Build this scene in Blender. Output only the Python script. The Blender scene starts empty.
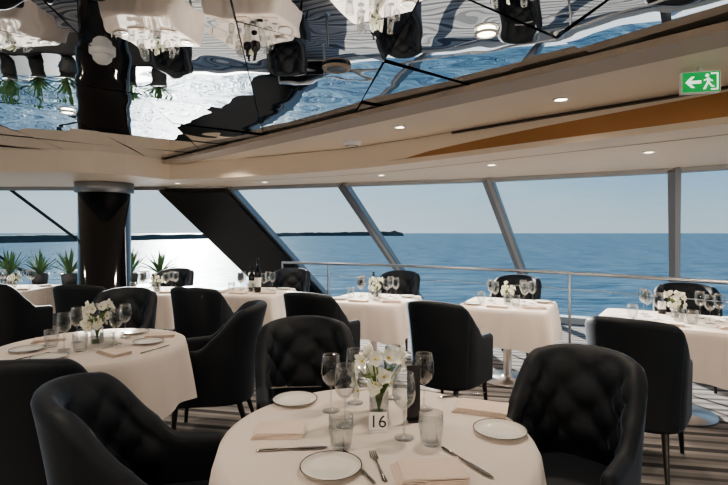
import bpy, math, random
from mathutils import Vector, Matrix, noise
random.seed(7)
S = bpy.context.scene
COL = S.collection
H = 1.45; F = 485.0

# ------------------------------------------------------------------ materials
def mat(name, color=(.5,.5,.5), rough=.5, metal=0., **kw):
    m = bpy.data.materials.new(name); m.use_nodes = True
    b = m.node_tree.nodes['Principled BSDF']
    b.inputs['Base Color'].default_value = (*color, 1)
    b.inputs['Roughness'].default_value = rough
    b.inputs['Metallic'].default_value = metal
    for k, v in kw.items():
        b.inputs[k.replace('_', ' ')].default_value = v
    return m
def nt(m): return m.node_tree.nodes, m.node_tree.links, m.node_tree.nodes['Principled BSDF']
def add_bump(m, scale, strength, dist=.01, detail=2, coord='Object', stretch=(1,1,1)):
    n, l, b = nt(m)
    tc = n.new('ShaderNodeTexCoord'); mp = n.new('ShaderNodeMapping'); mp.inputs['Scale'].default_value = stretch
    no = n.new('ShaderNodeTexNoise'); no.inputs['Scale'].default_value = scale; no.inputs['Detail'].default_value = detail
    bu = n.new('ShaderNodeBump'); bu.inputs['Strength'].default_value = strength; bu.inputs['Distance'].default_value = dist
    l.new(tc.outputs[coord], mp.inputs[0]); l.new(mp.outputs[0], no.inputs['Vector'])
    l.new(no.outputs['Fac'], bu.inputs['Height']); l.new(bu.outputs[0], b.inputs['Normal'])
    return no

M = {}
M['velvet'] = mat('charcoal_velvet', (.008,.011,.016), .62, Sheen_Weight=.42, Sheen_Roughness=.28, Specular_IOR_Level=.4)
M['velvet'].node_tree.nodes['Principled BSDF'].inputs['Sheen Tint'].default_value = (.40,.52,.72,1)
add_bump(M['velvet'], 60, .25, .003)
M['leg'] = mat('black_lacquer_wood', (.012,.011,.011), .3)
M['cloth'] = mat('linen_tablecloth', (.88,.80,.74), .85)
n, l, b = nt(M['cloth'])
tr = n.new('ShaderNodeBsdfTranslucent'); tr.inputs[0].default_value = (.85,.74,.66,1)
mx = n.new('ShaderNodeMixShader'); mx.inputs[0].default_value = .25
out = n['Material Output']
l.new(b.outputs[0], mx.inputs[1]); l.new(tr.outputs[0], mx.inputs[2]); l.new(mx.outputs[0], out.inputs[0])
add_bump(M['cloth'], 7, .3, .02, 3)
M['napkin'] = mat('napkin_linen', (.70,.58,.50), .85); add_bump(M['napkin'], 40, .3, .004)
M['china'] = mat('white_china', (.74,.71,.66), .18)
M['rim'] = mat('china_rim', (.08,.07,.06), .25)
M['steel'] = mat('cutlery_steel', (.35,.34,.32), .16, 1.)
M['brush'] = mat('brushed_steel', (.45,.45,.46), .3, 1.)
M['frame'] = mat('window_frame_metal', (.26,.27,.29), .35, .7)
m = bpy.data.materials.new('clear_glass'); m.use_nodes = True; n = m.node_tree.nodes; l = m.node_tree.links
n.clear(); o = n.new('ShaderNodeOutputMaterial'); t = n.new('ShaderNodeBsdfTransparent'); t.inputs[0].default_value = (.94,.95,.95,1)
g = n.new('ShaderNodeBsdfGlossy'); g.inputs['Roughness'].default_value = .01; x = n.new('ShaderNodeMixShader'); lw = n.new('ShaderNodeLayerWeight'); lw.inputs[0].default_value = .25
ml_ = n.new('ShaderNodeMath'); ml_.operation='MULTIPLY_ADD'; ml_.inputs[1].default_value=.8; ml_.inputs[2].default_value=.03
l.new(lw.outputs['Facing'], ml_.inputs[0]); l.new(ml_.outputs[0], x.inputs[0])
l.new(t.outputs[0], x.inputs[1]); l.new(g.outputs[0], x.inputs[2]); l.new(x.outputs[0], o.inputs[0]); M['glass'] = m
M['black'] = mat('black_gloss', (.006,.006,.008), .08)
M['blackm'] = mat('black_panel', (.010,.010,.012), .35)
M['cream'] = mat('cream_ceiling_paint', (.74,.64,.53), .5)
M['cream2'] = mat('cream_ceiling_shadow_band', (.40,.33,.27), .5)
M['bronze'] = mat('bronze_veneer', (.36,.18,.07), .35, .2); add_bump(M['bronze'], 8, .2, .01)
M['white'] = mat('white_plastic', (.8,.8,.8), .4)
M['petal'] = mat('orchid_petal', (.92,.91,.82), .6)
M['yellow'] = mat('orchid_centre', (.7,.5,.08), .6)
M['stem'] = mat('green_stem', (.10,.17,.04), .6)
M['leaf'] = mat('agave_leaf', (.12,.21,.09), .5)
M['wood'] = mat('dark_walnut', (.03,.018,.012), .35)
M['label'] = mat('paper_card', (.85,.83,.80), .7)
M['ink'] = mat('ink', (.02,.02,.02), .6)
M['sill'] = mat('white_sill', (.65,.66,.66), .4)
M['planter'] = mat('planter_grey', (.10,.10,.10), .5)
def emis(name, col, s):
    m = mat(name, col, .5); b = m.node_tree.nodes['Principled BSDF']
    b.inputs['Emission Color'].default_value = (*col, 1); b.inputs['Emission Strength'].default_value = s
    return m
M['lamp'] = emis('downlight_lens', (1,.85,.65), 9)
M['exitg'] = emis('exit_green', (.01,.36,.09), .55)
M['exitw'] = emis('exit_white', (.9,1,.9), 1.0)

m = bpy.data.materials.new('window_glass'); m.use_nodes = True; n = m.node_tree.nodes; l = m.node_tree.links
n.clear(); o = n.new('ShaderNodeOutputMaterial'); t = n.new('ShaderNodeBsdfTransparent'); t.inputs[0].default_value = (.86,.92,.95,1)
g = n.new('ShaderNodeBsdfGlossy'); g.inputs['Roughness'].default_value = .02; x = n.new('ShaderNodeMixShader'); x.inputs[0].default_value = .03
l.new(t.outputs[0], x.inputs[1]); l.new(g.outputs[0], x.inputs[2]); l.new(x.outputs[0], o.inputs[0]); M['pane'] = m

m = mat('dark_mirror_tile', (.74,.76,.78), .006, 1.); M['mirror'] = m
n, l, b = nt(m)
tc = n.new('ShaderNodeTexCoord'); no = n.new('ShaderNodeTexNoise'); no.inputs['Scale'].default_value = 2.6; no.inputs['Detail'].default_value = .4; no.inputs['Distortion'].default_value = .4
bu = n.new('ShaderNodeBump'); bu.inputs['Strength'].default_value = .17; bu.inputs['Distance'].default_value = .03
l.new(tc.outputs['Object'], no.inputs['Vector']); l.new(no.outputs['Fac'], bu.inputs['Height']); l.new(bu.outputs[0], b.inputs['Normal'])

# carpet
m = mat('striped_carpet', (.1,.1,.1), .95); M['carpet'] = m
n, l, b = nt(m)
tc = n.new('ShaderNodeTexCoord'); mp = n.new('ShaderNodeMapping'); mp.inputs['Rotation'].default_value = (0,0,math.radians(52)); mp.inputs['Scale'].default_value = (.55,3.6,1)
wv = n.new('ShaderNodeTexWave'); wv.inputs['Scale'].default_value = .5; wv.inputs['Distortion'].default_value = 3.; wv.inputs['Detail'].default_value = 1.; wv.bands_direction = 'Y'; wv.inputs['Detail Scale'].default_value=.6
cr = n.new('ShaderNodeValToRGB'); e = cr.color_ramp
e.interpolation = 'CONSTANT'
e.elements[0].position = 0; e.elements[0].color = (.08,.077,.078,1); e.elements[1].position = .10; e.elements[1].color = (.38,.355,.34,1)
q = e.elements.new(.5); q.color = (.28,.262,.252,1); q = e.elements.new(.95); q.color = (.12,.115,.115,1)
n2 = n.new('ShaderNodeTexNoise'); n2.inputs['Scale'].default_value = 250
mxr = n.new('ShaderNodeMixRGB'); mxr.blend_type = 'MULTIPLY'; mxr.inputs[0].default_value = .5
bu = n.new('ShaderNodeBump'); bu.inputs['Strength'].default_value = .4; bu.inputs['Distance'].default_value = .005
l.new(tc.outputs['Object'], mp.inputs[0]); l.new(mp.outputs[0], wv.inputs['Vector']); l.new(wv.outputs['Fac'], cr.inputs[0])
l.new(tc.outputs['Object'], n2.inputs['Vector']); l.new(cr.outputs[0], mxr.inputs[1]); l.new(n2.outputs['Fac'], mxr.inputs[2])
l.new(mxr.outputs[0], b.inputs['Base Color']); l.new(n2.outputs['Fac'], bu.inputs['Height']); l.new(bu.outputs[0], b.inputs['Normal'])

# sea
m = bpy.data.materials.new('sea_water'); m.use_nodes = True; n = m.node_tree.nodes; l = m.node_tree.links; n.clear(); M['sea'] = m
o = n.new('ShaderNodeOutputMaterial'); d = n.new('ShaderNodeBsdfDiffuse'); g = n.new('ShaderNodeBsdfGlossy'); x = n.new('ShaderNodeMixShader')
g.inputs['Roughness'].default_value = .3; g.inputs[0].default_value = (.85,.9,.95,1); x.inputs[0].default_value = .06
tc = n.new('ShaderNodeTexCoord'); mp = n.new('ShaderNodeMapping'); mp.inputs['Scale'].default_value = (.05,.12,.1); mp.inputs['Rotation'].default_value = (0,0,.3)
no = n.new('ShaderNodeTexNoise'); no.inputs['Scale'].default_value = 1; no.inputs['Detail'].default_value = 6; no.inputs['Roughness'].default_value = .62
bu = n.new('ShaderNodeBump'); bu.inputs['Strength'].default_value = .8; bu.inputs['Distance'].default_value = 3.
cr = n.new('ShaderNodeValToRGB'); cr.color_ramp.elements[0].position = .35; cr.color_ramp.elements[0].color = (.03,.075,.12,1)
cr.color_ramp.elements[1].position = .68; cr.color_ramp.elements[1].color = (.10,.17,.225,1)
l.new(tc.outputs['Object'], mp.inputs[0]); l.new(mp.outputs[0], no.inputs['Vector']); l.new(no.outputs['Fac'], bu.inputs['Height'])
l.new(no.outputs['Fac'], cr.inputs[0]); l.new(cr.outputs[0], d.inputs[0]); l.new(bu.outputs[0], d.inputs['Normal']); l.new(bu.outputs[0], g.inputs['Normal'])
l.new(d.outputs[0], x.inputs[1]); l.new(g.outputs[0], x.inputs[2]); l.new(x.outputs[0], o.inputs[0])
M['land'] = mat('wooded_coast', (.05,.068,.07), .9); add_bump(M['land'], .02, 1, 5)

# ------------------------------------------------------------------ mesh builder
class MB:
    def __init__(s): s.v=[]; s.f=[]; s.m=[]; s.s=[]; s.mats=[]
    def mi(s, k):
        if k not in s.mats: s.mats.append(k)
        return s.mats.index(k)
    def add(s, vs, fs, k, smooth=True, mtx=None):
        o = len(s.v); i = s.mi(k)
        for p in vs:
            p = Vector(p)
            if mtx: p = mtx @ p
            s.v.append(p)
        for f in fs: s.f.append([a+o for a in f]); s.m.append(i); s.s.append(smooth)
    def grid(s, rows, k, closed_u=False, closed_v=False, smooth=True, mtx=None):
        nr=len(rows); nc=len(rows[0]); vs=[p for r in rows for p in r]; fs=[]
        for i in range(nr if closed_u else nr-1):
            for j in range(nc if closed_v else nc-1):
                a=i*nc+j; b2=i*nc+(j+1)%nc; c=((i+1)%nr)*nc+(j+1)%nc; d2=((i+1)%nr)*nc+j
                fs.append([a,b2,c,d2])
        s.add(vs, fs, k, smooth, mtx)
    def lathe(s, prof, k, c=(0,0,0), seg=24, mtx=None, smooth=True):
        rows=[]
        for r,z in prof: rows.append([(c[0]+max(r,1e-5)*math.cos(2*math.pi*j/seg), c[1]+max(r,1e-5)*math.sin(2*math.pi*j/seg), c[2]+z) for j in range(seg)])
        s.grid(rows, k, closed_v=True, mtx=mtx, smooth=smooth)
    def box(s, c, sz, k, rz=0, mtx=None):
        x,y,z=[a/2 for a in sz]; R=Matrix.Translation(c)@Matrix.Rotation(rz,4,'Z')
        if mtx: R = mtx@R
        vs=[(a,b2,c2) for a in(-x,x) for b2 in(-y,y) for c2 in(-z,z)]
        s.add(vs,[[0,1,3,2],[4,6,7,5],[0,4,5,1],[2,3,7,6],[0,2,6,4],[1,5,7,3]],k,False,R)
    def tube(s, pts, r, k, seg=8, mtx=None, cap=True):
        pts=[Vector(p) for p in pts]; rows=[]
        for i,p in enumerate(pts):
            t=(pts[min(i+1,len(pts)-1)]-pts[max(i-1,0)]).normalized()
            up=Vector((0,0,1)) if abs(t.z)<.95 else Vector((1,0,0))
            a=t.cross(up).normalized(); b2=t.cross(a).normalized()
            rr=r[i] if isinstance(r,(list,tuple)) else r
            rows.append([p+a*rr*math.cos(2*math.pi*j/seg)+b2*rr*math.sin(2*math.pi*j/seg) for j in range(seg)])
        s.grid(rows,k,closed_v=True,mtx=mtx)
        if cap:
            s.add(rows[0],[list(range(seg))],k,False,mtx); s.add(rows[-1],[list(range(seg))[::-1]],k,False,mtx)
    def poly(s, pts, k): s.add(pts,[list(range(len(pts)))],k,False)
    def prism(s, pts, z0, z1, k, ks=None):
        n_=len(pts)
        s.add([(p[0],p[1],z0) for p in pts],[list(range(n_))],k,False)
        s.add([(p[0],p[1],z1) for p in pts],[list(range(n_))],k,False)
        s.add([(p[0],p[1],z) for z in (z0,z1) for p in pts],[[i,(i+1)%n_,n_+(i+1)%n_,n_+i] for i in range(n_)],ks or k,False)
    def mesh(s, name):
        me=bpy.data.meshes.new(name); me.from_pydata([tuple(p) for p in s.v],[],s.f)
        for k in s.mats: me.materials.append(M[k])
        for i,p in enumerate(me.polygons): p.material_index=s.m[i]; p.use_smooth=s.s[i]
        import bmesh
        bm=bmesh.new(); bm.from_mesh(me); bmesh.ops.recalc_face_normals(bm,faces=bm.faces); bm.to_mesh(me); bm.free()
        return me
    def obj(s, name, loc=(0,0,0), rz=0): return inst(s.mesh(name), name, loc, rz)
def inst(me, name, loc=(0,0,0), rz=0, sc=None):
    ob=bpy.data.objects.new(name, me); COL.objects.link(ob); ob.location=loc; ob.rotation_euler=(0,0,rz)
    if sc: ob.scale=sc
    return ob
def px(x,y,z=.75):
    d=(H-z)*F/(y-233.0); return ((x-364)/F*d, d)

# ------------------------------------------------------------------ room shell
TZ=2.12
D=Vector((.64,1,-.932))
T=[(-9.5,7.06),(-6.9,7.06),(-5.2,7.06),(-2.94,7.06),(-1.98,7.06),(-.295,6.5),(1.5,5.9),(3.2,5.0),(4.75,3.85),(6.1,2.3),(7.0,.4),(7.4,-1.8),(7.4,-4.0),(7.4,-6.5)]
def Wp(i,z,inn=0):
    t=T[i]; k=(TZ-z)/.932; return Vector((t[0]+D.x*k*1.0, t[1]+D.y*k - inn, z))
fl=[(Wp(i,0).x+.15,Wp(i,0).y+.15) for i in range(len(T))]+[(-9.5,-6.5)]
b=MB(); b.prism(fl,-.12,0,'carpet'); b.obj('floor')
for i in range(len(T)-1):
    b=MB(); z1=.10
    p=[Wp(i,z1),Wp(i+1,z1),Wp(i+1,TZ),Wp(i,TZ)]
    if i==3:
        nrm=(p[1]-p[0]).cross(p[3]-p[0]).normalized()*.12
        b.grid([[q for q in p],[q+nrm for q in p]],'blackm',closed_v=True,smooth=False); b.poly(p,'blackm'); b.poly([q+nrm for q in p],'blackm')
        b.obj('wall_corner_pier')
    else:
        b.poly(p,'pane'); b.obj('window_%d'%(i+1))
def beam(b,p,q,side,w,dpt,k):
    p=Vector(p);q=Vector(q); t=(q-p).normalized(); sd=(Vector(side)-t*Vector(side).dot(t)).normalized(); nn=t.cross(sd).normalized()
    r=[]
    for e in (p,q): r.append([e+sd*w/2+nn*dpt/2,e-sd*w/2+nn*dpt/2,e-sd*w/2-nn*dpt/2,e+sd*w/2-nn*dpt/2])
    b.grid(r,k,closed_v=True,smooth=False); b.poly(r[0],k); b.poly(r[1],k)
b=MB()
for i in range(1,len(T)-1):
    thin = i<3
    w=.035 if thin else .12
    sd=Vector((T[i+1][0]-T[i-1][0],T[i+1][1]-T[i-1][1],0))
    beam(b,Wp(i,.08),Wp(i,TZ),sd,w,.10 if not thin else .03,'frame' if not thin else 'blackm')
    if not thin: beam(b,Wp(i,.08)+Vector((0,-.06,0)),Wp(i,TZ)+Vector((0,-.06,0)),sd,.05,.05,'brush')
for i in range(len(T)-1):
    beam(b,Wp(i,TZ-.02),Wp(i+1,TZ-.02),(0,0,1),.06,.08,'frame')
b.obj('trim_window_mullions')
b=MB()
for i in range(len(T)-1):
    a=Wp(i,0);c=Wp(i+1,0); dirv=(c-a).normalized(); inn = Vector((-dirv.y,dirv.x,0))
    if inn.y>0: inn=-inn
    if dirv.y<-.95: inn=Vector((-1,0,0))
    b.add([a+inn*.22,c+inn*.22,c+inn*.22+Vector((0,0,.10)),a+inn*.22+Vector((0,0,.10)),a+Vector((0,0,.10)),c+Vector((0,0,.10)),c+Vector((0,0,0)),a],
          [[0,1,2,3],[3,2,5,4],[4,5,6,7]],'sill',False)
b.obj('trim_sill')
# ceiling
MZ=2.36
Sx=[(-2.45,6.1),(-1.3,5.75),(-.24,5.2),(.61,4.5),(1.35,3.78),(2.22,3.0),(3.3,1.9),(4.3,.6),(4.9,-1.),(5.1,-3),(5.1,-6.5)]
Mx=[(-2.55,6.05),(1.54,2.05),(2.9,.65),(3.6,-1.),(3.8,-3),(3.8,-6.5)]
Lft=[(-9.5,5.3),(-3.35,5.3),(-3.0,5.38),(-2.75,5.6),(-2.6,5.85)]
outer=[(t[0],t[1]+.12) for t in T]; outer[-4:]=[(t[0]+.12,t[1]) for t in T[-4:]]
def resample(P,n_):
    L=[0]
    for a,c in zip(P,P[1:]): L.append(L[-1]+math.dist(a,c))
    o_=[]
    for i in range(n_):
        s_=L[-1]*i/(n_-1); j=0
        while j<len(P)-2 and L[j+1]<s_: j+=1
        t_=(s_-L[j])/(L[j+1]-L[j]); o_.append((P[j][0]+(P[j+1][0]-P[j][0])*t_,P[j][1]+(P[j+1][1]-P[j][1])*t_))
    return o_
def smooth_line(P,n_):
    Q=resample(P,n_)
    for _ in range(2): Q=[Q[0]]+[((Q[i-1][0]+2*Q[i][0]+Q[i+1][0])/4,(Q[i-1][1]+2*Q[i][1]+Q[i+1][1])/4) for i in range(1,n_-1)]+[Q[-1]]
    return Q
Ssm=smooth_line(Sx,61)
def poly_flat(b,pts,z,k): b.poly([(p[0],p[1],z) for p in pts],k)
b=MB()
poly_flat(b,outer+(Lft+Ssm)[::-1],TZ,'cream')
fz=MZ-.015
b.grid([[(p[0],p[1],TZ) for p in Lft+[Ssm[0]]],[(p[0],p[1],fz+.03) for p in Lft+[Ssm[0]]]],'cream',smooth=False)
i0=12
def ht(i): return TZ+.05+ (fz-TZ-.06)*min(1,max(0,(i-i0)/11.))**.6
b.grid([[(p[0],p[1],TZ) for p in Ssm],[(p[0],p[1],TZ+.045) for p in Ssm]],'cream')
b.grid([[(p[0],p[1],TZ+.045) for p in Ssm[i0:]],[(p[0],p[1],ht(i+i0)) for i,p in enumerate(Ssm[i0:])]],'bronze')
b.grid([[(p[0],p[1],TZ+.045 if i<i0 else ht(i)) for i,p in enumerate(Ssm)],[(p[0],p[1],fz) for p in Ssm]],'cream')
b.obj('ceiling_soffit')
def offs(P,d_):
    o_=[]
    for i in range(len(P)):
        a=Vector(P[max(i-1,0)]);c=Vector(P[min(i+1,len(P)-1)]); t_=(c-a).normalized(); o_.append((P[i][0]+t_.y*d_(i),P[i][1]-t_.x*d_(i)))
    return o_
b=MB()
g1=Ssm[i0+2:]; g2=offs(g1,lambda i:.03)
b.prism(g1+g2[::-1],MZ-.03,MZ-.012,'wood'); b.obj('trim_shadow_gap')
# hairline shadow joint in the outer soffit
b=MB()
g1=offs(Ssm[2:],lambda i:-.38); g2=offs(Ssm[2:],lambda i:-.395)
b.prism(g1+g2[::-1],TZ-.003,TZ-.001,'cream2'); b.obj('trim_soffit_joint')
b=MB()
poly_flat(b,Mx+Ssm[::-1],MZ-.012,'cream')
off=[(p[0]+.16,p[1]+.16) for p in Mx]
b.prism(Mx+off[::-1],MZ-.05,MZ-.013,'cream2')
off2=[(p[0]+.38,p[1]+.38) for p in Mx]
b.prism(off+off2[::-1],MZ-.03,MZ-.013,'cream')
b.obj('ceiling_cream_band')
b=MB(); rf=[(t[0],t[1]+.12) for t in T]+[(-9.5,-6.5)]
b.prism(rf,MZ+.014,MZ+.2,'blackm')
b.grid([[(p[0],p[1],TZ) for p in outer],[(p[0],p[1],MZ+.2) for p in outer]],'frame',smooth=False)
b.obj('ceiling')
b=MB()
ts=.82
u1=Vector((math.sin(math.radians(-9)),math.cos(math.radians(-9)),0)); u2=Vector((.80,.60,0))
for i in range(-16,18):
    for j in range(-14,18):
        c=u1*(i*ts)+u2*(j*ts)+Vector((.1,.3,0))
        if not(-9.3<c.x<6 and -6.3<c.y<6.6): continue
        c.z=MZ
        tx_,ty_=random.uniform(-.013,.013),random.uniform(-.013,.013)
        h_=ts/2-.004
        vs=[]
        for a,e_ in ((-1,-1),(1,-1),(1,1),(-1,1)):
            q=c+u1*(a*h_)+u2*(e_*h_); q.z+=a*h_*tx_+e_*h_*ty_; vs.append(q)
        b.add(vs,[[0,1,2,3]],'mirror',False)
b.obj('ceiling_mirror_tiles')
b=MB(); b.box((-1,-6.55,1.2),(17.5,.1,2.5),'cream'); b.obj('wall_back')
b=MB()
b.box((-9.55,.3,.25),(.1,14,.5),'cream')
for yy in (-6.3,-3.,.3,3.6,6.7): b.box((-9.55,yy,1.3),(.1,.3,1.6),'wood')
b.box((-9.55,.3,2.25),(.1,14,.3),'cream')
b.obj('wall_left')

b=MB()
cx,cy=-3.5,6.55
b.lathe([(.0,0),(.36,0),(.36,.12),(.32,.14),(.32,1.98),(.0,1.98)],'black',(cx,cy,0),48)
b.lathe([(.32,1.98),(.36,1.99),(.36,2.119),(.0,2.119)],'frame',(cx,cy,0),48)
b.obj('column')

R_=[(-1.25,7.42),(-.96,7.3),(.2,6.85),(1.15,6.3),(2.1,5.65),(3.25,4.5),(4.3,3.2),(5.0,1.6),(5.3,-.5),(5.4,-3)]
Rs=smooth_line(R_,70)
b=MB(); b.tube([(p[0],p[1],1.0) for p in Rs],.02,'brush',10)
b.tube([(p[0],p[1],.82) for p in Rs],.005,'brush',6)
for i in [0]+list(range(4,70,17)):
    p=Rs[i]; b.tube([(p[0],p[1],0),(p[0],p[1],1.0)],.015,'brush',8); b.lathe([(0,.012),(.05,.012),(.05,0)],'brush',(p[0],p[1],0),12)
b.obj('handrail')

# ------------------------------------------------------------------ chair
def chair_mesh():
    b=MB(); a=.228; fwd=.29; NU=110
    Lr=math.pi*a*1.0; tot=2*fwd+Lr
    rows=[]; NV=26
    def pt(s_):
        if s_<fwd: return Vector((a+.006,fwd-s_,0)),Vector((1,0,0))
        if s_>fwd+Lr: return Vector((-a-.006,s_-fwd-Lr,0)),Vector((-1,0,0))
        an=(s_-fwd)/Lr*math.pi
        c_,s2=math.cos(an),math.sin(an); pw=.8
        v=Vector((math.copysign(abs(c_)**pw,c_)*(a+.006*abs(c_)),-(abs(s2)**pw)*a*.98,0)); nn=Vector((c_,-s2,0)).normalized()
        return v,nn
    zb=.27
    for i in range(NU+1):
        f=i/NU; s_=f*tot; p,nn=pt(s_)
        q=abs(f-.5)*2
        if q<.26: h=.945-.024*(q/.26)**2
        elif q<.72:
            tt=(q-.26)/.46; tt=tt*tt*(3-2*tt); h=.921-(.921-.65)*tt
        else: h=.65-.015*(q-.72)/.28
        endk=1 if q<.95 else math.sqrt(max(0,1-((q-.95)/.05)**2))
        if i in(0,NU): endk=.15
        th_=(.036 if q<.4 else .031)*(.25+.75*endk); h-= (1-endk)*.035
        fl_=.045*(1-q)+.008; back=.05*max(0,1-q/.5)
        lp=[]
        def wz(z): return fl_*((z-zb)/(.92-zb))**1.2 + back*max(0,(z-.5)/.45)**1.5
        for j in range(NV+1):
            z=zb+(h-.03-zb)*j/NV; lp.append(p+nn*(wz(z)+th_)+Vector((0,0,z)))
        for j in range(1,6):
            an=math.pi*j/6; zc=h-.03
            lp.append(p+nn*(wz(zc)+th_*math.cos(an))+Vector((0,0,zc+.03*math.sin(an))))
        for j in range(NV,-1,-1):
            z=zb+(h-.03-zb)*j/NV
            dz=0
            if q<.62 and z>.5:
                uu=(s_-tot/2)/.085; vv=(z-.5)/.085
                dz=.034*(abs(math.sin(math.pi*(uu+vv)/2))*abs(math.sin(math.pi*(uu-vv)/2)))**.4
                dz*=min(1,(.62-q)/.08)*min(1,(z-.5)/.05)*min(1,max(0,(h-.02-z))/.05)
            lp.append(p+nn*(wz(z)-th_-dz)+Vector((0,0,z)))
        rows.append(lp)
    b.grid(rows,'velvet',closed_v=True)
    nc=len(rows[0]); b.add(rows[0],[list(range(nc))],'velvet'); b.add(rows[-1],[list(range(nc))],'velvet')
    def slab(z0,z1,w,yb,yf,rr,k):
        yc=(yf+yb)/2; hy=(yf-yb)/2
        def ring(ins,z):
            r_=[]
            for j in range(40):
                an=2*math.pi*j/40; c_,s2=math.cos(an),math.sin(an); e_=.42
                r_.append(((w-ins)*math.copysign(abs(c_)**e_,c_),yc+(hy-ins)*math.copysign(abs(s2)**e_,s2),z))
            return r_
        rws=[[(0,yc,z0)]*40,ring(rr,z0)]
        for t_ in (20,45,70,90): rws.append(ring(rr*(1-math.sin(math.radians(t_))),z0+rr*(1-math.cos(math.radians(t_)))))
        for t_ in (0,25,50,75,90): rws.append(ring(rr*(1-math.cos(math.radians(t_))),z1-rr+rr*math.sin(math.radians(t_))))
        rws.append(ring(w*.5,z1+.012)); rws.append([(0,yc,z1+.015)]*40)
        b.grid(rws,k,closed_v=True)
    slab(.34,.475,.215,-.23,.32,.035,'velvet')
    slab(.255,.345,.222,-.21,.30,.02,'velvet')
    for sx in(-1,1):
        b.tube([(sx*.195,.25,.27),(sx*.21,.27,0)],[.022,.012],'leg',8)
        b.tube([(sx*.175,-.17,.27),(sx*.20,-.25,0)],[.022,.012],'leg',8)
    return b.mesh('dining_chair')
CH=chair_mesh()
def chair(x,y,face,sc=1.0):
    inst(CH,'dining_chair',(x,y,0),math.radians(face-90),(sc,sc,1))

# ------------------------------------------------------------------ tables
def drape(b,rf,dropf,fold,seed,N=120,K=14):
    rnd=random.Random(seed); ph=[rnd.uniform(0,6.28) for _ in range(6)]
    rows=[]
    for f in (0,.3,.6,.85,.97): rows.append([(f*rf(t)*math.cos(t),f*rf(t)*math.sin(t),.75) for t in [2*math.pi*j/N for j in range(N)]])
    rows.append([(rf(t)*math.cos(t),rf(t)*math.sin(t),.747) for t in [2*math.pi*j/N for j in range(N)]])
    for k in range(1,K+1):
        s_=k/K; row=[]
        for j in range(N):
            t=2*math.pi*j/N; r=rf(t)
            w_=fold(t,ph)
            rr=r+.008+s_**.8*(.035+w_)
            row.append((rr*math.cos(t),rr*math.sin(t),.745-dropf(t)*s_))
        rows.append(row)
    b.grid(rows,'cloth',closed_v=True)
    last=rows[-1]; hem=[(p[0]*.995,p[1]*.995,p[2]-.001) for p in last]; b.grid([last,hem],'cloth',closed_v=True)
def pedestal(b):
    b.lathe([(0,.70),(.24,.70),(.24,.72),(0,.72)],'blackm',seg=24)
    b.lathe([(0,.70),(.04,.70),(.04,.05),(.06,.03),(.27,.018),(.275,.0),(0,0)],'brush',seg=40)
def round_table(R,drop,seed):
    b=MB()
    def fold(t,ph): return .030*math.sin(9*t+ph[0])+.018*math.sin(14*t+ph[1])+.012*math.sin(5*t+ph[2])
    def dr(t):
        sq=1/max(abs(math.cos(t+.5)),abs(math.sin(t+.5))); return drop+(sq-1)*.45
    drape(b,lambda t:R,dr,fold,seed); pedestal(b); return b.mesh('round_dining_table')
def square_table(hx,hy,drop,seed):
    b=MB()
    def rf(t):
        p=14; return 1/((abs(math.cos(t))/hx)**p+(abs(math.sin(t))/hy)**p)**(1/p)
    def fold(t,ph):
        cn=abs(math.sin(2*t))**6
        return -.02+.010*math.sin(17*t+ph[0])+.006*math.sin(29*t+ph[1])+.05*cn
    def dr(t): return drop+.03*abs(math.sin(2*t))**6
    drape(b,rf,dr,fold,seed,N=144); pedestal(b); return b.mesh('square_dining_table')
TA=(.045,1.68)
inst(round_table(.53,.42,3),'round_dining_table',(*TA,0))
TB=(-1.70,3.03)
inst(round_table(.55,.34,5),'round_dining_table',(*TB,0),.4)
SQ=square_table(.42,.42,.34,1)
SQL=square_table(.56,.42,.36,2)
tabs=[(.10,5.2,-.42,SQ),(1.42,4.80,-.47,SQ),(2.52,3.90,-.60,SQL),(-2.55,5.9,-.1,SQ),(-1.35,5.85,-.2,SQ),(-4.5,6.15,0,SQ),(-5.9,6.1,0,SQ)]
for x,y,r,me in tabs: inst(me,'square_dining_table',(x,y,0),r)

# ------------------------------------------------------------------ chairs placement
for c in [(-.77,1.70,14,.94),(-1.50,2.24,95),(-1.07,3.55,188),(-1.58,4.85,75),(-3.85,5.3,70),(-2.85,5.05,90),(-2.15,4.25,275),
          (-.31,2.66,282),(-.40,4.45,60),(.67,3.9,50),(.42,6.28,250),(1.75,5.65,240),(3.14,4.72,238),(1.76,3.12,50),
          (.83,1.97,228,.92),(-1.05,6.75,265),(-2.7,6.75,265),(2.78,2.95,75),(-5.1,5.2,80)]:
    chair(*c)

# ------------------------------------------------------------------ tableware meshes
def wine_glass():
    b=MB(); o_=[(0,0),(.034,0),(.035,.002),(.012,.006),(.0045,.014),(.0038,.09),(.006,.098),(.018,.106),(.034,.125),(.040,.150),(.038,.185),(.032,.222)]
    i_=[(.0308,.222),(.0368,.185),(.0388,.150),(.0325,.127),(.017,.110),(.004,.104),(0,.103)]
    b.lathe(o_+i_,'glass',seg=28); return b.mesh('wine_glass')
def tumbler():
    b=MB(); b.lathe([(0,0),(.030,0),(.034,.006),(.041,.06),(.040,.105),(.0385,.105),(.0392,.06),(.032,.012),(0,.010)],'glass',seg=28); return b.mesh('water_tumbler')
def plate(r=.092):
    b=MB(); b.lathe([(0,.0),(r*.55,.0),(r*.6,.003),(r,.014),(r,.016),(r*.62,.0065),(r*.55,.004),(0,.004)],'china',seg=40)
    b.lathe([(r*.97,.0153),(r*1.0,.0167),(r*1.004,.0145)],'rim',seg=40); return b.mesh('side_plate')
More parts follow.
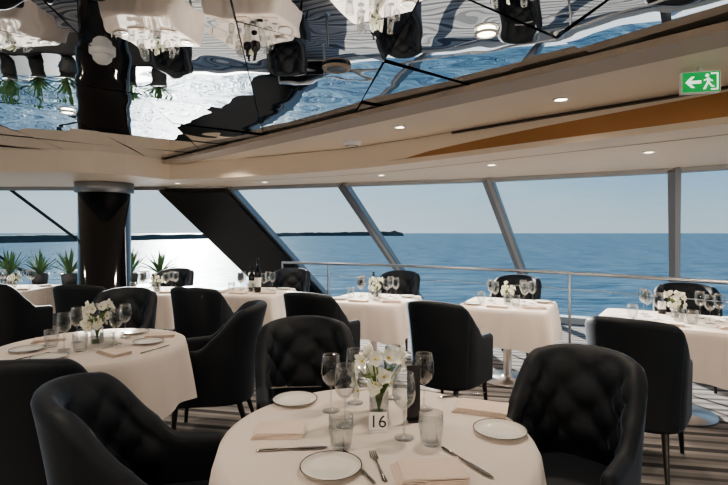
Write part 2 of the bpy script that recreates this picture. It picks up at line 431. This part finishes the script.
def knife():
    b=MB(); rows=[]
    for x_,w_,h_ in [(-.115,.003,.002),(-.11,.006,.004),(-.06,.006,.004),(-.01,.0045,.003),(0,.006,.002),(.03,.010,.0012),(.09,.010,.0012),(.108,.006,.001),(.115,.001,.0008)]:
        rows.append([(x_,w_*math.cos(a),.004+h_*math.sin(a)) for a in [2*math.pi*j/8 for j in range(8)]])
    b.grid(rows,'steel',closed_v=True); return b.mesh('table_knife')
def fork():
    b=MB(); rows=[]
    for x_,w_,z_ in [(-.10,.003,.003),(-.095,.008,.003),(-.05,.0045,.004),(0,.003,.006),(.03,.004,.004),(.042,.011,.003),(.05,.012,.003)]:
        rows.append([(x_,w_*math.cos(a),z_+.0015*math.sin(a)) for a in [2*math.pi*j/8 for j in range(8)]])
    b.grid(rows,'steel',closed_v=True)
    for yy in(-.0095,-.0032,.0032,.0095): b.tube([(.048,yy,.003),(.075,yy,.002),(.095,yy*.9,.005)],[.002,.0018,.0008],'steel',6)
    return b.mesh('table_fork')
def napkin():
    b=MB()
    for k in range(4):
        hx_,hy_=.095-.002*k,.055-.0015*k; z=.002+.005*k; rows=[]
        for i in range(13):
            row=[]
            for j in range(9):
                x_=(i/12*2-1)*hx_; y_=(j/8*2-1)*hy_; row.append((x_+.004*k,y_,z+.004*noise.noise(Vector((x_*18,y_*18,k*.3)))+.003))
            rows.append(row)
        b.grid(rows,'napkin'); lo=[[Vector(p)-Vector((0,0,.004)) for p in r] for r in rows]; b.grid(lo,'napkin')
        for A,B in ((rows[0],lo[0]),(rows[-1],lo[-1])): b.grid([A,B],'napkin')
        b.grid([[r[0] for r in rows],[r[0] for r in lo]],'napkin'); b.grid([[r[-1] for r in rows],[r[-1] for r in lo]],'napkin')
    return b.mesh('folded_napkin')
def orchid(seed,nb=11):
    rnd=random.Random(seed); b=MB()
    b.lathe([(0,0),(.036,0),(.038,.004),(.036,.10),(.034,.10),(.035,.008),(0,.006)],'glass',seg=24)
    b.lathe([(0,.009),(.033,.009),(.033,.02),(0,.02)],'stem',seg=16)
    for i in range(nb):
        an=i*2.4+rnd.uniform(-.3,.3); R_r=.02+.07*math.sqrt(rnd.random()); top=Vector((R_r*math.cos(an),R_r*math.sin(an),rnd.uniform(.12,.27)-R_r*.3))
        b.tube([(0,0,.02),(top.x*.25,top.y*.25,.11),tuple(top)],[.002,.002,.0015],'stem',5)
        nrm=(Vector((math.cos(an),math.sin(an),rnd.uniform(-.1,.6)))).normalized()
        q=nrm.to_track_quat('Z','Y').to_matrix().to_4x4(); mt=Matrix.Translation(top)@q@Matrix.Rotation(rnd.uniform(0,6),4,'Z')
        for k in range(5):
            r4=Matrix.Rotation(k*2*math.pi/5,4,'Z'); L=rnd.uniform(.025,.034); W=.0165
            rows=[]
            for s_ in range(6):
                t_=s_/5; w_=W*math.sin(math.pi*min(1,.12+t_*.86))**.7
                rows.append([(t_*L,w_*v,.012*t_*t_+.005*v*v) for v in(-1,-.5,0,.5,1)])
            b.grid(rows,'petal',mtx=mt@r4)
        b.lathe([(0,0),(.005,.002),(.005,.007),(0,.010)],'yellow',seg=8,mtx=mt)
    for i in range(7):
        an=i*.9+.4; b.tube([(0,0,.05),(.03*math.cos(an),.03*math.sin(an),.12+.01*i),(.07*math.cos(an),.07*math.sin(an),.11+.015*i)],[.002,.009,.001],'stem',6)
    return b.mesh('orchid_vase')
def bottle():
    b=MB(); b.lathe([(0,0),(.036,0),(.038,.005),(.038,.17),(.034,.195),(.016,.22),(.014,.285),(.016,.287),(.016,.30),(0,.30)],'black',seg=24)
    b.lathe([(.0385,.05),(.0385,.13)],'label',seg=24); return b.mesh('wine_bottle')
WG,TU,PL,KN,FK,NP,OR,OR2,BO=wine_glass(),tumbler(),plate(),knife(),fork(),napkin(),orchid(1,24),orchid(2,15),bottle()
Z=.7505
def put(me,name,x,y,rz=0,sc=None): return inst(me,name,(x,y,Z),rz,sc)
for x,y in ((295,402),(331,470),(500,433)): put(PL,'side_plate',*px(x,y))
for x,y,r,s_ in ((278,433,.05,.9),(480,410,-.35,1.05),(428,475,.1,1.05)): put(NP,'folded_napkin',*px(x,y),r,(s_,s_*1.15,1))
for x,y,r in ((292,450,.12),(466,463,-1.05),(358,467,2.0)): put(KN,'table_knife',*px(x,y),r)
put(FK,'table_fork',*px(378,466),1.75); put(KN,'table_knife',*px(462,396),.3); put(KN,'table_knife',*px(296,388),.1)
for x,y in ((404,438),(345,426),(331,411),(355,403),(424,409),(393,398)): put(WG,'wine_glass',*px(x,y))
for x,y in ((341,447),(431,444)): put(TU,'water_tumbler',*px(x,y))
vx=px(379,417); put(OR,'orchid_vase',*vx)
b=MB(); b.box((0,0,.003),(.05,.04,.006),'leg'); b.box((0,.006,.105),(.05,.003,.20),'ink'); b.box((0,.003,.105),(.032,.001,.11),'blackm')
b.obj('menu_holder',(*px(414,421),Z),.15)
b=MB(); b.box((0,0,.003),(.06,.03,.006),'label'); b.box((0,0,.035),(.066,.003,.062),'label')
nb=b.obj('table_number_card',(*px(378,431),Z))
tcv=bpy.data.curves.new('table_number_text','FONT'); tcv.body='16'; tcv.size=.062; tcv.extrude=.0004; tcv.align_x='CENTER'; tcv.materials.append(M['ink'])
to=bpy.data.objects.new('number_text',tcv); COL.objects.link(to); to.parent=nb; to.location=(0,-.0022,.013); to.rotation_euler=(math.pi/2,0,0)
for dx,dy in ((-.3,-.15),(.33,.05),(-.05,-.33),(.1,.36)): put(PL,'side_plate',TB[0]+dx,TB[1]+dy)
for dx,dy,r in ((-.35,.12,.5),(.25,-.22,-.6),(.32,.24,.3)): put(NP,'folded_napkin',TB[0]+dx,TB[1]+dy,r)
for dx,dy in ((-.14,.08),(-.10,-.12),(.14,.02),(.10,.22),(-.12,.24)): put(WG,'wine_glass',TB[0]+dx,TB[1]+dy)
for dx,dy in ((.16,-.12),(-.22,-.05),(.02,-.16)): put(TU,'water_tumbler',TB[0]+dx,TB[1]+dy)
for dx,dy,r in ((-.18,-.3,1.2),(.45,-.12,1.2)): put(KN,'table_knife',TB[0]+dx,TB[1]+dy,r)
put(OR,'orchid_vase',TB[0]+.0,TB[1]+.06,1.)
for i,(x,y,r,me) in enumerate(tabs):
    def L(dx,dy): return (x+dx*math.cos(r)-dy*math.sin(r),y+dx*math.sin(r)+dy*math.cos(r))
    k=1.25 if me is SQL else 1.
    put(OR2 if i%2 else OR,'orchid_vase',*L(-.02,.12),i*1.3,(.8,.8,.82))
    for dx,dy in ((-.17*k,.05),(.17*k,-.04),(.22*k,.1),(-.1*k,-.1),(-.2*k,.17),(.12*k,.2)): put(WG,'wine_glass',*L(dx,dy))
    put(TU,'water_tumbler',*L(.1,-.12)); put(TU,'water_tumbler',*L(-.25*k,-.04)); put(TU,'water_tumbler',*L(.01,-.06))
    put(PL,'side_plate',*L(-.3*k,-.2)); put(PL,'side_plate',*L(.3*k,.25))
    put(NP,'folded_napkin',*L(-.05,-.28),r); put(NP,'folded_napkin',*L(.28*k,-.2),r+.3)
    if i in(0,2): put(BO,'wine_bottle',*L(-.12,.29),0,(.8,.8,.85))
x,y,r,_=tabs[4]
put(BO,'wine_bottle',x+.10,y-.14,0,(1,1,1.35)); put(BO,'wine_bottle',x+.0,y-.02); put(BO,'wine_bottle',x-.05,y+.27,0,(.8,.8,.85))

# ------------------------------------------------------------------ plants
def agave(seed):
    rnd=random.Random(seed); b=MB()
    b.lathe([(0,0),(.10,0),(.13,.2),(.12,.2),(.11,.18),(0,.18)],'planter',seg=24)
    for i in range(36):
        an=i*2.4; el=rnd.uniform(.35,1.4); L_=rnd.uniform(.30,.46); rows=[]
        for s_ in range(7):
            t_=s_/6; r_=math.cos(el)*L_*t_; z_=.18+math.sin(el)*L_*t_-.08*t_*t_*math.cos(el); w_=.026*(1-t_)**.6*(.6+.8*t_)+.001
            rows.append([(r_*math.cos(an)-v*w_*math.sin(an),r_*math.sin(an)+v*w_*math.cos(an),z_+.008*abs(v)) for v in(-1,0,1)])
        b.grid(rows,'leaf')
    return b.mesh('potted_agave')
AG=[agave(1),agave(2)]
b=MB(); b.box((-5.2,7.75,.29),(4.4,.34,.58),'planter'); b.box((-5.2,7.75,.59),(4.5,.4,.03),'blackm'); b.obj('planter_ledge')
for i in range(9): inst(AG[i%2],'potted_agave',(-7.1+i*.48,7.75,.606),i*1.1)

# ------------------------------------------------------------------ ceiling fixtures
def downlight(x,y,z,pw=54):
    b=MB(); b.lathe([(.055,0),(.055,-.006),(.042,-.008),(.040,-.002),(.040,0)],'white',seg=24); b.lathe([(0,-.001),(.040,-.001)],'lamp',seg=24)
    b.obj('downlight',(x,y,z-.001))
    li=bpy.data.lights.new('downlight_lamp','SPOT'); li.energy=pw; li.color=(1,.85,.69); li.spot_size=math.radians(140); li.spot_blend=.9; li.shadow_soft_size=.05
    lo=bpy.data.objects.new('downlight_lamp',li); COL.objects.link(lo); lo.location=(x,y,z-.02)
for x,y in ((.30,4.1),(1.32,3.25),(-.75,4.95),(2.3,1.9),(-1.6,5.55),(3.3,.4)): downlight(x,y,MZ-.012)
for x,y in ((1.25,4.75),(2.35,4.0),(.2,5.6),(-1.3,6.35),(3.4,3.1),(-5.,6.2),(-2.5,6.5)): downlight(x,y,TZ)
for x,y in ((.55,2.18),(-2.2,3.6),(-.9,-1.),(1.5,-1.5),(-3.8,1.6),(-1.1,1.2),(.1,3.9)): downlight(x,y,MZ-.012,pw=60)
for i in range(6):  # added sconces on the unseen back wall, put in as warm interior fill
    x=-8+i*2.7
    b=MB(); b.lathe([(0,-.02),(.06,-.02),(.10,.12),(.09,.12),(.05,0),(0,0)],'brush',seg=20); b.box((0,-.09,.02),(.06,.08,.1),'brush'); b.obj('added_fill_sconce',(x,-6.35,1.5))
    li=bpy.data.lights.new('added_fill_lamp','POINT'); li.energy=120; li.color=(1,.86,.70); li.shadow_soft_size=.08
    lo=bpy.data.objects.new('added_fill_lamp',li); COL.objects.link(lo); lo.location=(x,-6.30,1.66)
b=MB(); b.lathe([(.06,0),(.06,-.018),(.048,-.026)],'white',seg=32); b.lathe([(.046,-.026),(.042,-.048),(.026,-.064),(0,-.068)],'white',seg=32); b.obj('security_camera_dome',(-1.30,2.41,MZ-.003))
b=MB(); b.lathe([(0,-.010),(.055,-.010)],'rim',seg=32); b.lathe([(.055,-.010),(.062,-.014),(.075,-.010),(.08,0)],'cream2',seg=32); b.obj('ceiling_speaker',(-.15,2.65,MZ-.006))
b=MB(); b.lathe([(0,-.05),(.05,-.045),(.09,-.03),(.1,0)],'white',seg=32); b.lathe([(.062,-.044),(.058,-.049)],'rim',seg=32); b.obj('smoke_detector',(-.12,4.75,MZ-.013))

# exit sign
ex,ey=1.80,2.60
root=bpy.data.objects.new('exit_sign',None); COL.objects.link(root); root.location=(ex,ey,2.255); root.rotation_euler=(0,0,math.radians(-14))
b=MB(); b.box((0,0,0),(.185,.03,.115),'white'); b.box((0,0,0),(.175,.034,.105),'exitg'); b.box((0,0,.075),(.02,.02,.05),'white'); ob=b.obj('housing'); ob.parent=root
b=MB(); yy=-.0185
def fp(pts,k='exitw'): b.poly([(p[0],yy,p[1]) for p in pts],k)
fp([(-.075,0),(-.045,.03),(-.030,.03),(-.050,.008),(0,.008),(0,-.008),(-.050,-.008),(-.030,-.03),(-.045,-.03)])
fp([(.045,-.045),(.08,-.045),(.08,.045),(.045,.045),(.045,.038),(.073,.038),(.073,-.038),(.045,-.038)])
fp([(.028+.009*math.cos(a*.7),.032+.009*math.sin(a*.7)) for a in range(9)])
fp([(.03,.02),(.04,.018),(.038,-.006),(.026,-.006)]); fp([(.03,.018),(.012,.010),(.014,.004),(.03,.010)]); fp([(.038,.016),(.056,.004),(.052,-.001),(.038,.008)])
fp([(.026,-.006),(.034,-.006),(.020,-.04),(.008,-.04)]); fp([(.032,-.006),(.040,-.006),(.052,-.022),(.060,-.022),(.060,-.03),(.046,-.028)])
ob=b.obj('pictogram'); ob.parent=root

# ------------------------------------------------------------------ exterior
b=MB(); b.poly([(-40000,-200,-25),(40000,-200,-25),(40000,60000,-25),(-40000,60000,-25)],'sea'); b.obj('sea')
b=MB()
pts=[(-1900,1150,18),(-965,1285,21),(-850,1650,20),(-724,2140,23),(-700,3000,25),(-565,4280,32),(-200,4500,36),(120,4500,42),(300,4400,46),(350,4380,30),(365,4390,2)]
P2=[]
for a,c in zip(pts,pts[1:]):
    for k in range(14):
        t_=k/14; P2.append([a[j]+(c[j]-a[j])*t_ for j in range(3)])
P2.append(list(pts[-1]))
rows=[]
for p in P2:
    nz=p[2]*(1+.22*noise.noise(Vector((p[0]*.02,p[1]*.02,0)))+.1*noise.noise(Vector((p[0]*.1,p[1]*.1,3))))
    rows.append([(p[0],p[1],-25.5),(p[0]-2,p[1]+3,-25+nz*.8),(p[0]-6,p[1]+30,-25+nz),(p[0]-40,p[1]+260,-25+nz*.9),(p[0]-80,p[1]+700,-26)])
b.grid(rows,'land'); b.obj('wooded_coastline')

# ------------------------------------------------------------------ sky + sun
SA=math.radians(-20); SE=math.radians(18)
sd=Vector((math.sin(SA)*math.cos(SE),math.cos(SA)*math.cos(SE),math.sin(SE)))
w=bpy.data.worlds.new('sky'); S.world=w; w.use_nodes=True; n=w.node_tree.nodes; l=w.node_tree.links
bg=n['Background']; tc=n.new('ShaderNodeTexCoord'); sx=n.new('ShaderNodeSeparateXYZ'); cr=n.new('ShaderNodeValToRGB')
l.new(tc.outputs['Generated'],sx.inputs[0]); l.new(sx.outputs['Z'],cr.inputs[0])
e=cr.color_ramp; e.elements[0].position=0; e.elements[0].color=(.42,.51,.55,1); e.elements[1].position=1; e.elements[1].color=(.22,.38,.66,1)
q=e.elements.new(.10); q.color=(.28,.43,.55,1); q=e.elements.new(.35); q.color=(.20,.36,.54,1)
dp=n.new('ShaderNodeVectorMath'); dp.operation='DOT_PRODUCT'; dp.inputs[1].default_value=sd; l.new(tc.outputs['Generated'],dp.inputs[0])
mr=n.new('ShaderNodeMapRange'); mr.inputs['From Min'].default_value=.55; mr.inputs['From Max'].default_value=1.; mr.inputs['To Min'].default_value=0; mr.inputs['To Max'].default_value=1
pw=n.new('ShaderNodeMath'); pw.operation='POWER'; pw.inputs[1].default_value=2.2; l.new(dp.outputs['Value'],mr.inputs[0]); l.new(mr.outputs[0],pw.inputs[0])
vm=n.new('ShaderNodeVectorMath'); vm.operation='SCALE'; vm.inputs[0].default_value=(.24,.22,.19); l.new(pw.outputs[0],vm.inputs['Scale'])
ad=n.new('ShaderNodeVectorMath'); ad.operation='ADD'; l.new(cr.outputs[0],ad.inputs[0]); l.new(vm.outputs[0],ad.inputs[1])
mp=n.new('ShaderNodeMapping'); mp.inputs['Scale'].default_value=(1.5,1.5,7); no=n.new('ShaderNodeTexNoise'); no.inputs['Scale'].default_value=1.6; no.inputs['Detail'].default_value=5
l.new(tc.outputs['Generated'],mp.inputs[0]); l.new(mp.outputs[0],no.inputs['Vector'])
mr2=n.new('ShaderNodeMapRange'); mr2.inputs['From Min'].default_value=.45; mr2.inputs['From Max'].default_value=.75; mr2.inputs['To Max'].default_value=.55; l.new(no.outputs['Fac'],mr2.inputs[0])
mc=n.new('ShaderNodeMixRGB'); mc.inputs[2].default_value=(.56,.60,.62,1); l.new(mr2.outputs[0],mc.inputs[0]); l.new(ad.outputs[0],mc.inputs[1]); l.new(mc.outputs[0],bg.inputs[0])
bg.inputs[1].default_value=1.3
sl=bpy.data.lights.new('sun','SUN'); sl.energy=20; sl.angle=math.radians(.6); sl.color=(1,.91,.80)
so=bpy.data.objects.new('sun',sl); COL.objects.link(so); so.rotation_euler=sd.to_track_quat('Z','Y').to_euler(); so.location=(0,0,30)

# ------------------------------------------------------------------ camera
cd=bpy.data.cameras.new('camera'); cam=bpy.data.objects.new('camera',cd); COL.objects.link(cam); S.camera=cam
cam.location=(0,0,H); cam.rotation_euler=(math.pi/2,0,0); cd.sensor_width=36; cd.lens=36*F/728; cd.shift_y=-9.5/728; cd.clip_end=100000; cd.clip_start=.02
S.view_settings.look='AgX - Medium High Contrast'
